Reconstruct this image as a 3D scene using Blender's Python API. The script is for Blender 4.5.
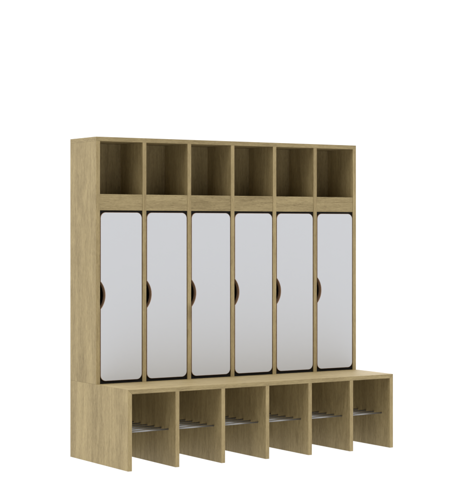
import bpy, bmesh, math
from mathutils import Vector
from mathutils.geometry import tessellate_polygon

C = bpy.context.scene
for o in list(bpy.data.objects):
    bpy.data.objects.remove(o)

# ------------------------------------------------------------------ camera
cam_d = bpy.data.cameras.new("camera")
cam = bpy.data.objects.new("camera", cam_d)
C.collection.objects.link(cam)
cam.location = (-3.4777, -6.8880, 1.0735)
cam.rotation_euler = (math.radians(90), 0, -0.5695)
cam_d.sensor_fit = 'HORIZONTAL'
cam_d.sensor_width = 36.0
cam_d.lens = 36.0 * 1624.38 / 473.0
cam_d.shift_y = -20.52 / 473.0
cam_d.clip_start = 0.05
cam_d.clip_end = 500
C.camera = cam

# ------------------------------------------------------------------ light: a white world, graded by direction
w = bpy.data.worlds.new("World")
C.world = w
w.use_nodes = True
wt = w.node_tree
bg = wt.nodes["Background"]
bg.inputs["Strength"].default_value = 1.0
# white all round, with an added dim patch towards the camera to darken the cubbies
g = wt.nodes.new("ShaderNodeTexCoord")
dt = wt.nodes.new("ShaderNodeVectorMath"); dt.operation = 'DOT_PRODUCT'
dt.inputs[1].default_value = Vector((-0.36, -0.93, 0.04)).normalized()
wt.links.new(g.outputs["Generated"], dt.inputs[0])
mr = wt.nodes.new("ShaderNodeMapRange"); mr.interpolation_type = 'SMOOTHSTEP'
mr.inputs[1].default_value = 0.45; mr.inputs[2].default_value = 0.88
mr.inputs[3].default_value = 1.46; mr.inputs[4].default_value = 0.05
wt.links.new(dt.outputs["Value"], mr.inputs[0])
# and an added lift overhead, to even the light down the doors
sz = wt.nodes.new("ShaderNodeSeparateXYZ")
wt.links.new(g.outputs["Generated"], sz.inputs[0])
mz = wt.nodes.new("ShaderNodeMapRange"); mz.interpolation_type = 'SMOOTHSTEP'
mz.inputs[1].default_value = -0.05; mz.inputs[2].default_value = 0.65
mz.inputs[3].default_value = 0.74; mz.inputs[4].default_value = 1.85
wt.links.new(sz.outputs["Z"], mz.inputs[0])
mu = wt.nodes.new("ShaderNodeMath"); mu.operation = 'MULTIPLY'
wt.links.new(mr.outputs[0], mu.inputs[0]); wt.links.new(mz.outputs[0], mu.inputs[1])
# added boost to the world below the floor, to keep the floor white
mb = wt.nodes.new("ShaderNodeMapRange"); mb.interpolation_type = 'SMOOTHSTEP'
mb.inputs[1].default_value = -0.15; mb.inputs[2].default_value = -0.5
mb.inputs[3].default_value = 1.0; mb.inputs[4].default_value = 1.16
wt.links.new(sz.outputs["Z"], mb.inputs[0])
m2 = wt.nodes.new("ShaderNodeMath"); m2.operation = 'MULTIPLY'
wt.links.new(mu.outputs[0], m2.inputs[0]); wt.links.new(mb.outputs[0], m2.inputs[1])
wt.links.new(m2.outputs[0], bg.inputs["Color"])

C.view_settings.view_transform = 'Standard'
C.view_settings.look = 'None'
C.view_settings.exposure = 0.0
C.view_settings.gamma = 1.0
C.render.engine = 'CYCLES'
C.cycles.max_bounces = 10
C.cycles.diffuse_bounces = 3

# ------------------------------------------------------------------ materials
def new_mat(name):
    m = bpy.data.materials.new(name)
    m.use_nodes = True
    nt = m.node_tree
    return m, nt, nt.nodes["Principled BSDF"]


def oak(name, axis, light=(0.392, 0.306, 0.151), dark=(0.172, 0.124, 0.051)):
    """Pale oak decor, grain running along the given axis (0 x, 1 y, 2 z)."""
    m, nt, b = new_mat(name)
    N, L = nt.nodes.new, nt.links.new
    tc = N("ShaderNodeTexCoord")
    oi = N("ShaderNodeObjectInfo")
    off = N("ShaderNodeVectorMath"); off.operation = 'SCALE'
    off.inputs[0].default_value = (7.31, 11.7, 5.3)
    L(oi.outputs["Random"], off.inputs["Scale"])
    add = N("ShaderNodeVectorMath"); add.operation = 'ADD'
    L(tc.outputs["Object"], add.inputs[0]); L(off.outputs[0], add.inputs[1])

    def mapped(across, along):
        s = [across] * 3
        s[axis] = along
        v = N("ShaderNodeVectorMath"); v.operation = 'MULTIPLY'
        v.inputs[1].default_value = s
        L(add.outputs[0], v.inputs[0])
        return v.outputs[0]

    def noise(vec, scale, detail, rough=0.55, dist=0.0):
        n = N("ShaderNodeTexNoise")
        n.inputs["Scale"].default_value = scale
        n.inputs["Detail"].default_value = detail
        n.inputs["Roughness"].default_value = rough
        n.inputs["Distortion"].default_value = dist
        L(vec, n.inputs["Vector"])
        return n.outputs["Fac"]

    def math_(op, a, bb, clamp=False):
        n = N("ShaderNodeMath"); n.operation = op; n.use_clamp = clamp
        for i, v in enumerate((a, bb)):
            if isinstance(v, (int, float)):
                n.inputs[i].default_value = v
            elif v is not None:
                L(v, n.inputs[i])
        return n.outputs[0]

    def remap(v, a, bb, c=0.0, d=1.0):
        n = N("ShaderNodeMapRange")
        n.inputs[1].default_value = a; n.inputs[2].default_value = bb
        n.inputs[3].default_value = c; n.inputs[4].default_value = d
        L(v, n.inputs[0])
        return n.outputs[0]

    bands = remap(noise(mapped(9, 0.5), 1.0, 2), 0.3, 0.7)             # wide staves, tonal drift
    growth = noise(mapped(6.0, 0.9), 1.0, 2.5, 0.5, 0.5)              # cathedral figure
    rings = math_('SINE', math_('MULTIPLY', growth, 62.0), None)
    rings = remap(rings, -1, 1)
    fibre = remap(noise(mapped(260, 7), 1.0, 4, 0.65), 0.3, 0.7)       # fine fibres
    flame = remap(noise(mapped(150, 30), 1.0, 3, 0.6, 0.6), 0.35, 0.65)  # short lighter flakes
    pores = remap(noise(mapped(400, 30), 1.0, 2, 0.5), 0.62, 0.74)     # short dark pores
    speck = remap(noise(mapped(330, 75), 1.0, 3, 0.6), 0.35, 0.65)     # mottled fine tooth
    v = math_('MULTIPLY', bands, 0.27)
    v = math_('ADD', v, math_('MULTIPLY', rings, 0.14))
    v = math_('ADD', v, math_('MULTIPLY', fibre, 0.31))
    v = math_('ADD', v, math_('MULTIPLY', flame, 0.21))
    v = math_('ADD', v, math_('MULTIPLY', math_('SUBTRACT', speck, 0.5), 0.16))
    v = math_('SUBTRACT', v, math_('MULTIPLY', pores, 0.40), True)
    # knots, few and small
    vo = N("ShaderNodeTexVoronoi"); vo.inputs["Scale"].default_value = 1.0
    L(mapped(4.6, 1.9), vo.inputs["Vector"])
    knot = remap(vo.outputs["Distance"], 0.03, 0.10, 0.45, 0.0)
    v = math_('SUBTRACT', v, knot, True)
    cr = N("ShaderNodeValToRGB")
    cr.color_ramp.elements[0].position = 0.05
    cr.color_ramp.elements[0].color = (*dark, 1)
    cr.color_ramp.elements[1].position = 0.85
    cr.color_ramp.elements[1].color = (*light, 1)
    L(v, cr.inputs["Fac"])
    L(cr.outputs["Color"], b.inputs["Base Color"])
    b.inputs["Roughness"].default_value = 0.55
    b.inputs["Specular IOR Level"].default_value = 0.3
    bump = N("ShaderNodeBump")
    bump.inputs["Strength"].default_value = 0.18
    bump.inputs["Distance"].default_value = 0.0006
    L(v, bump.inputs["Height"])
    L(bump.outputs["Normal"], b.inputs["Normal"])
    return m


OAK_Z = oak("oak_vertical", 2)
OAK_X = oak("oak_horizontal", 0)
OAK_Y = oak("oak_end_edging", 1)
OAK_E = oak("oak_edging", 2, (0.425, 0.330, 0.162), (0.225, 0.164, 0.072))

DOOR, nt, b = new_mat("door_laminate")          # very pale cool grey laminate
n = nt.nodes.new("ShaderNodeTexNoise"); n.inputs["Scale"].default_value = 260; n.inputs["Detail"].default_value = 3
tc = nt.nodes.new("ShaderNodeTexCoord"); nt.links.new(tc.outputs["Object"], n.inputs["Vector"])
cr = nt.nodes.new("ShaderNodeValToRGB")
cr.color_ramp.elements[0].color = (0.550, 0.559, 0.582, 1)
cr.color_ramp.elements[1].color = (0.565, 0.574, 0.597, 1)
nt.links.new(n.outputs["Fac"], cr.inputs["Fac"]); nt.links.new(cr.outputs["Color"], b.inputs["Base Color"])
b.inputs["Roughness"].default_value = 0.38
b.inputs["Specular IOR Level"].default_value = 0.3

EDGE, nt, b = new_mat("brown_edging")
n = nt.nodes.new("ShaderNodeTexNoise"); n.inputs["Scale"].default_value = 90; n.inputs["Detail"].default_value = 3
tc = nt.nodes.new("ShaderNodeTexCoord"); nt.links.new(tc.outputs["Object"], n.inputs["Vector"])
cr = nt.nodes.new("ShaderNodeValToRGB")
cr.color_ramp.elements[0].color = (0.26, 0.150, 0.085, 1)
cr.color_ramp.elements[1].color = (0.40, 0.250, 0.150, 1)
nt.links.new(n.outputs["Fac"], cr.inputs["Fac"]); nt.links.new(cr.outputs["Color"], b.inputs["Base Color"])
b.inputs["Roughness"].default_value = 0.6

STEEL, nt, b = new_mat("dull_steel")
n = nt.nodes.new("ShaderNodeTexNoise"); n.inputs["Scale"].default_value = 40
cr = nt.nodes.new("ShaderNodeValToRGB")
cr.color_ramp.elements[0].color = (0.26, 0.26, 0.26, 1)
cr.color_ramp.elements[1].color = (0.38, 0.38, 0.38, 1)
nt.links.new(n.outputs["Fac"], cr.inputs["Fac"]); nt.links.new(cr.outputs["Color"], b.inputs["Base Color"])
b.inputs["Metallic"].default_value = 0.8
b.inputs["Roughness"].default_value = 0.45

SHADE_BLACK, nt, b = new_mat("black_gap_shade")  # near-black that paints the shade in the gaps round the doors
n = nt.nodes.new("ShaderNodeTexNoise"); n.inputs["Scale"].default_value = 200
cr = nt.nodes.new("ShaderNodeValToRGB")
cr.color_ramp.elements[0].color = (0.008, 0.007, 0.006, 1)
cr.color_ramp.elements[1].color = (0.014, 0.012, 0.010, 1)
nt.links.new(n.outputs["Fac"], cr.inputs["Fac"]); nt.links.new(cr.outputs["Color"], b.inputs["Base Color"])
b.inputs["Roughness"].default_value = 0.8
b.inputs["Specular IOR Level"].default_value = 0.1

# made-up translucent floor: passes world light from below so shade hardly shows
FLOOR = bpy.data.materials.new("translucent_white_floor"); FLOOR.use_nodes = True
nt = FLOOR.node_tree
nt.nodes.remove(nt.nodes["Principled BSDF"])
tr = nt.nodes.new("ShaderNodeBsdfTranslucent"); tr.inputs["Color"].default_value = (0.98, 0.98, 0.98, 1)
df = nt.nodes.new("ShaderNodeBsdfDiffuse"); df.inputs["Color"].default_value = (0.92, 0.92, 0.92, 1)
mx = nt.nodes.new("ShaderNodeMixShader"); mx.inputs[0].default_value = 0.05
nt.links.new(tr.outputs[0], mx.inputs[1]); nt.links.new(df.outputs[0], mx.inputs[2])
nt.links.new(mx.outputs[0], nt.nodes["Material Output"].inputs["Surface"])

# ------------------------------------------------------------------ helpers
def link(name, bm, mat, parent=None, loc=(0, 0, 0), smooth=False):
    me = bpy.data.meshes.new(name)
    bmesh.ops.recalc_face_normals(bm, faces=bm.faces)
    bm.to_mesh(me); bm.free()
    me.materials.append(mat)
    if smooth:
        for p in me.polygons:
            p.use_smooth = True
    o = bpy.data.objects.new(name, me)
    C.collection.objects.link(o)
    o.location = loc
    o.parent = parent
    return o


def board(name, x, y, z, mat, parent, bev=0.0006):
    """A chipboard panel with slightly eased edges; origin at its centre."""
    c = Vector(((x[0] + x[1]) / 2, (y[0] + y[1]) / 2, (z[0] + z[1]) / 2))
    s = Vector((x[1] - x[0], y[1] - y[0], z[1] - z[0]))
    bm = bmesh.new()
    bmesh.ops.create_cube(bm, size=1)
    bmesh.ops.scale(bm, vec=s, verts=bm.verts)
    bmesh.ops.bevel(bm, geom=list(bm.edges), offset=bev, segments=2, affect='EDGES', profile=0.5)
    o = link(name, bm, mat, parent, c - parent.location)
    if mat is OAK_Z and s.x < 0.05:          # glued-on edging along the front
        o.data.materials.append(OAK_E)
        for p in o.data.polygons:
            if p.normal.y < -0.5:
                p.material_index = 1
    if mat is OAK_X:                         # and round the ends of the flat boards
        o.data.materials.append(OAK_Y)
        for p in o.data.polygons:
            if abs(p.normal.x) > 0.7:
                p.material_index = 1
    return o


def repeat(src, dx):
    """Copies an object, and its children, dx to the right."""
    c = src.copy(); C.collection.objects.link(c)
    c.parent = src.parent
    c.location = src.location + Vector((dx, 0, 0))
    for ch in list(src.children):
        k = ch.copy(); C.collection.objects.link(k); k.parent = c
    return c


# ------------------------------------------------------------------ setting
bm = bmesh.new()
bmesh.ops.create_grid(bm, x_segments=1, y_segments=1, size=60)
fl = link("floor", bm, FLOOR, None, (0, 0, -0.0012))
fl["kind"] = "structure"

# ------------------------------------------------------------------ the locker
W, H, HB, T = 1.4864, 1.500, 0.3621, 0.0200
DU, DB = 0.2616, 0.5647
NB = 6
PITCH = (W - T) / NB
BACK = -0.046                      # face of the back panels

root = bpy.data.objects.new("locker", None)
C.collection.objects.link(root)
root.location = (W / 2, -DB / 2, 0)
root.empty_display_size = 0.3
root["label"] = "tall pale oak locker with six white doors, open cubbies above and a shoe bench below"
root["category"] = "locker"

# carcass of the tall cabinet
sp = board("side_panel", (0, T), (-DU, 0), (HB, H - T), OAK_Z, root)
repeat(sp, W - T)
board("top_panel", (0, W), (-DU, 0), (H - T, H), OAK_X, root)
dv = board("divider", (PITCH, PITCH + T), (-DU, BACK), (HB, H - T), OAK_Z, root)
for k in range(1, NB - 1):
    repeat(dv, k * PITCH)
board("back_panel", (T, W - T), (BACK, BACK + 0.016), (HB, H - T), OAK_Z, root)

RAIL_T, RAIL_B = 1.2363, 1.1618
rail = board("rail", (T, PITCH), (-DU + 0.0015, -DU + 0.0215), (RAIL_B, RAIL_T), OAK_X, root)
shelf = board("shelf", (T, PITCH), (-DU + 0.0215, BACK), (RAIL_T - T - 0.002, RAIL_T - 0.002), OAK_X, root)
for k in range(1, NB):
    repeat(rail, k * PITCH)
    repeat(shelf, k * PITCH)

# doors: rounded corners, a finger pull cut into the left edge, brown edging
GAP = 0.0035
DX0, DX1 = T + GAP, PITCH - GAP
DZ0, DZ1 = 0.3755, 1.1525
DW, DH = DX1 - DX0, DZ1 - DZ0
PZ = 0.7705 - (DZ0 + DZ1) / 2      # height of the pull from the door's middle
CH, SAG = 0.0635, 0.0245            # half chord and depth of the pull


def outline(inset):
    r = 0.027 - inset
    x0, x1, z0, z1 = -DW / 2 + inset, DW / 2 - inset, -DH / 2 + inset, DH / 2 - inset
    pts = []
    def arc(cx, cz, a0, a1, rad, n):
        for i in range(n + 1):
            a = math.radians(a0 + (a1 - a0) * i / n)
            pts.append((cx + rad * math.cos(a), cz + rad * math.sin(a)))
    arc(x0 + r, z0 + r, 180, 270, r, 12)
    arc(x1 - r, z0 + r, 270, 360, r, 12)
    arc(x1 - r, z1 - r, 0, 90, r, 12)
    arc(x0 + r, z1 - r, 90, 180, r, 12)
    R = (CH * CH + SAG * SAG) / (2 * SAG)
    cx = -DW / 2 + SAG - R
    Ri = R + inset
    a = math.degrees(math.acos((x0 - cx) / Ri))
    arc(cx, PZ, a, -a, Ri, 28)
    return pts


def ring_mesh(y0, y1, i0, i1):
    a, b_ = outline(i0), outline(i1)
    bm = bmesh.new()
    vs = [[bm.verts.new((x, y, z)) for x, z in pts] for pts, y in ((a, y0), (a, y1), (b_, y1), (b_, y0))]
    n = len(a)
    for q in range(4):
        A, B = vs[q], vs[(q + 1) % 4]
        for i in range(n):
            j = (i + 1) % n
            bm.faces.new((A[i], A[j], B[j], B[i]))
    return bm


def slab_mesh(y0, y1, inset):
    pts = outline(inset)
    bm = bmesh.new()
    f = [bm.verts.new((x, y0, z)) for x, z in pts]
    k = [bm.verts.new((x, y1, z)) for x, z in pts]
    n = len(pts)
    for tri in tessellate_polygon([[Vector((x, z, 0)) for x, z in pts]]):
        bm.faces.new([f[i] for i in tri]); bm.faces.new([k[i] for i in reversed(tri)])
    for i in range(n):
        j = (i + 1) % n
        bm.faces.new((f[j], f[i], k[i], k[j]))
    return bm


DY = -DU + 0.0010
door = link("door", slab_mesh(0, 0.024, 0.0012), DOOR, root,
            Vector(((DX0 + DX1) / 2, DY, (DZ0 + DZ1) / 2)) - root.location)
link("edge_band", ring_mesh(0.0004, 0.0236, 0.0, 0.0012), EDGE, door)
for k in range(1, NB):
    repeat(door, k * PITCH)

# added black filler standing in for the shade between each door and its opening
def gap_shade_mesh(y0, y1):
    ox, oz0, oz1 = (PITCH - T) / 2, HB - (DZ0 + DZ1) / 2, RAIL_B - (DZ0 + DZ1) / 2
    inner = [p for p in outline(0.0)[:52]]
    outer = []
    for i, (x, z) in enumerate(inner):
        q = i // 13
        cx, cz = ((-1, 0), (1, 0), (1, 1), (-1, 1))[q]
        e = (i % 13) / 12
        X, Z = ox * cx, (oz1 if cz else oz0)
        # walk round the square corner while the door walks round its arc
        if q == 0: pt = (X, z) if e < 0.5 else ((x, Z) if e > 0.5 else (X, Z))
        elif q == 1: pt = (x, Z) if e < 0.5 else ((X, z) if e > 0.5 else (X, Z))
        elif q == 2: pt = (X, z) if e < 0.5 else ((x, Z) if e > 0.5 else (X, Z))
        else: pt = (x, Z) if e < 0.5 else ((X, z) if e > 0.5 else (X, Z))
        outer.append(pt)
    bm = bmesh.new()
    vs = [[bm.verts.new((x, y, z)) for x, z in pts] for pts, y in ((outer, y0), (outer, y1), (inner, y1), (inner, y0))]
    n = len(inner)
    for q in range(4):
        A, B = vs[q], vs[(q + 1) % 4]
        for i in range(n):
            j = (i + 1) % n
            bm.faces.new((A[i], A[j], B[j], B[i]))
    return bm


gap_shade = link("gap_shade", gap_shade_mesh(0.0055, 0.0180), SHADE_BLACK, root, door.location)
for k in range(1, NB):
    repeat(gap_shade, k * PITCH)

# the shoe bench
def mitred(name, pts, mat, edge_mat):
    """A bench board given by its outline seen from the front, run from front to back."""
    c = Vector((sum(p[0] for p in pts) / len(pts), -DB / 2, sum(p[1] for p in pts) / len(pts)))
    bm = bmesh.new()
    f = [bm.verts.new((x - c.x, -DB / 2, z - c.z)) for x, z in pts]
    k = [bm.verts.new((x - c.x, DB / 2, z - c.z)) for x, z in pts]
    n = len(pts)
    bm.faces.new(f); bm.faces.new(list(reversed(k)))
    for i in range(n):
        j = (i + 1) % n
        bm.faces.new((f[j], f[i], k[i], k[j]))
    bmesh.ops.recalc_face_normals(bm, faces=bm.faces)
    bmesh.ops.bevel(bm, geom=list(bm.edges), offset=0.0006, segments=2, affect='EDGES', profile=0.5)
    o = link(name, bm, mat, root, c - root.location)
    o.data.materials.append(edge_mat)
    for p in o.data.polygons:
        if p.normal.y < -0.5:
            p.material_index = 1
    return o


M = 0.00015                        # hairline of the mitred corners
mitred("bench_top", [(M, HB), (T + M, HB - T), (W - T - M, HB - T), (W - M, HB)], OAK_X, OAK_X)
mitred("bench_panel", [(0, 0), (T, 0), (T, HB - T - M), (0, HB - M)], OAK_Z, OAK_E)
mitred("bench_panel", [(W - T, 0), (W, 0), (W, HB - M), (W - T, HB - T - M)], OAK_Z, OAK_E)
bp = board("bench_panel", (PITCH, PITCH + T), (-DB, 0), (0, HB - T), OAK_Z, root)
for k in range(1, NB - 1):
    repeat(bp, k * PITCH)
bb = board("bench_back", (T, PITCH), (BACK, BACK + 0.016), (0, HB - T), OAK_Z, root)
for k in range(1, NB):
    repeat(bb, k * PITCH)

# rods of the shoe racks, let into the panels at each end
bm = bmesh.new()
RR = 0.0037
half = (PITCH - T) / 2 + 0.003
for i in range(6):
    y = -0.498 + 0.065 * i - (-0.335)
    ringv = []
    for x in (-half, half):
        ringv.append([bm.verts.new((x, y + RR * math.cos(a), RR * math.sin(a)))
                      for a in [2 * math.pi * q / 14 for q in range(14)]])
    for q in range(14):
        bm.faces.new((ringv[0][q], ringv[0][(q + 1) % 14], ringv[1][(q + 1) % 14], ringv[1][q]))
    bm.faces.new(ringv[0]); bm.faces.new(ringv[1])
rack = link("shoe_rack", bm, STEEL, root,
            Vector(((T + PITCH) / 2, -0.335, 0.166)) - root.location, smooth=True)
for k in range(1, NB):
    repeat(rack, k * PITCH)
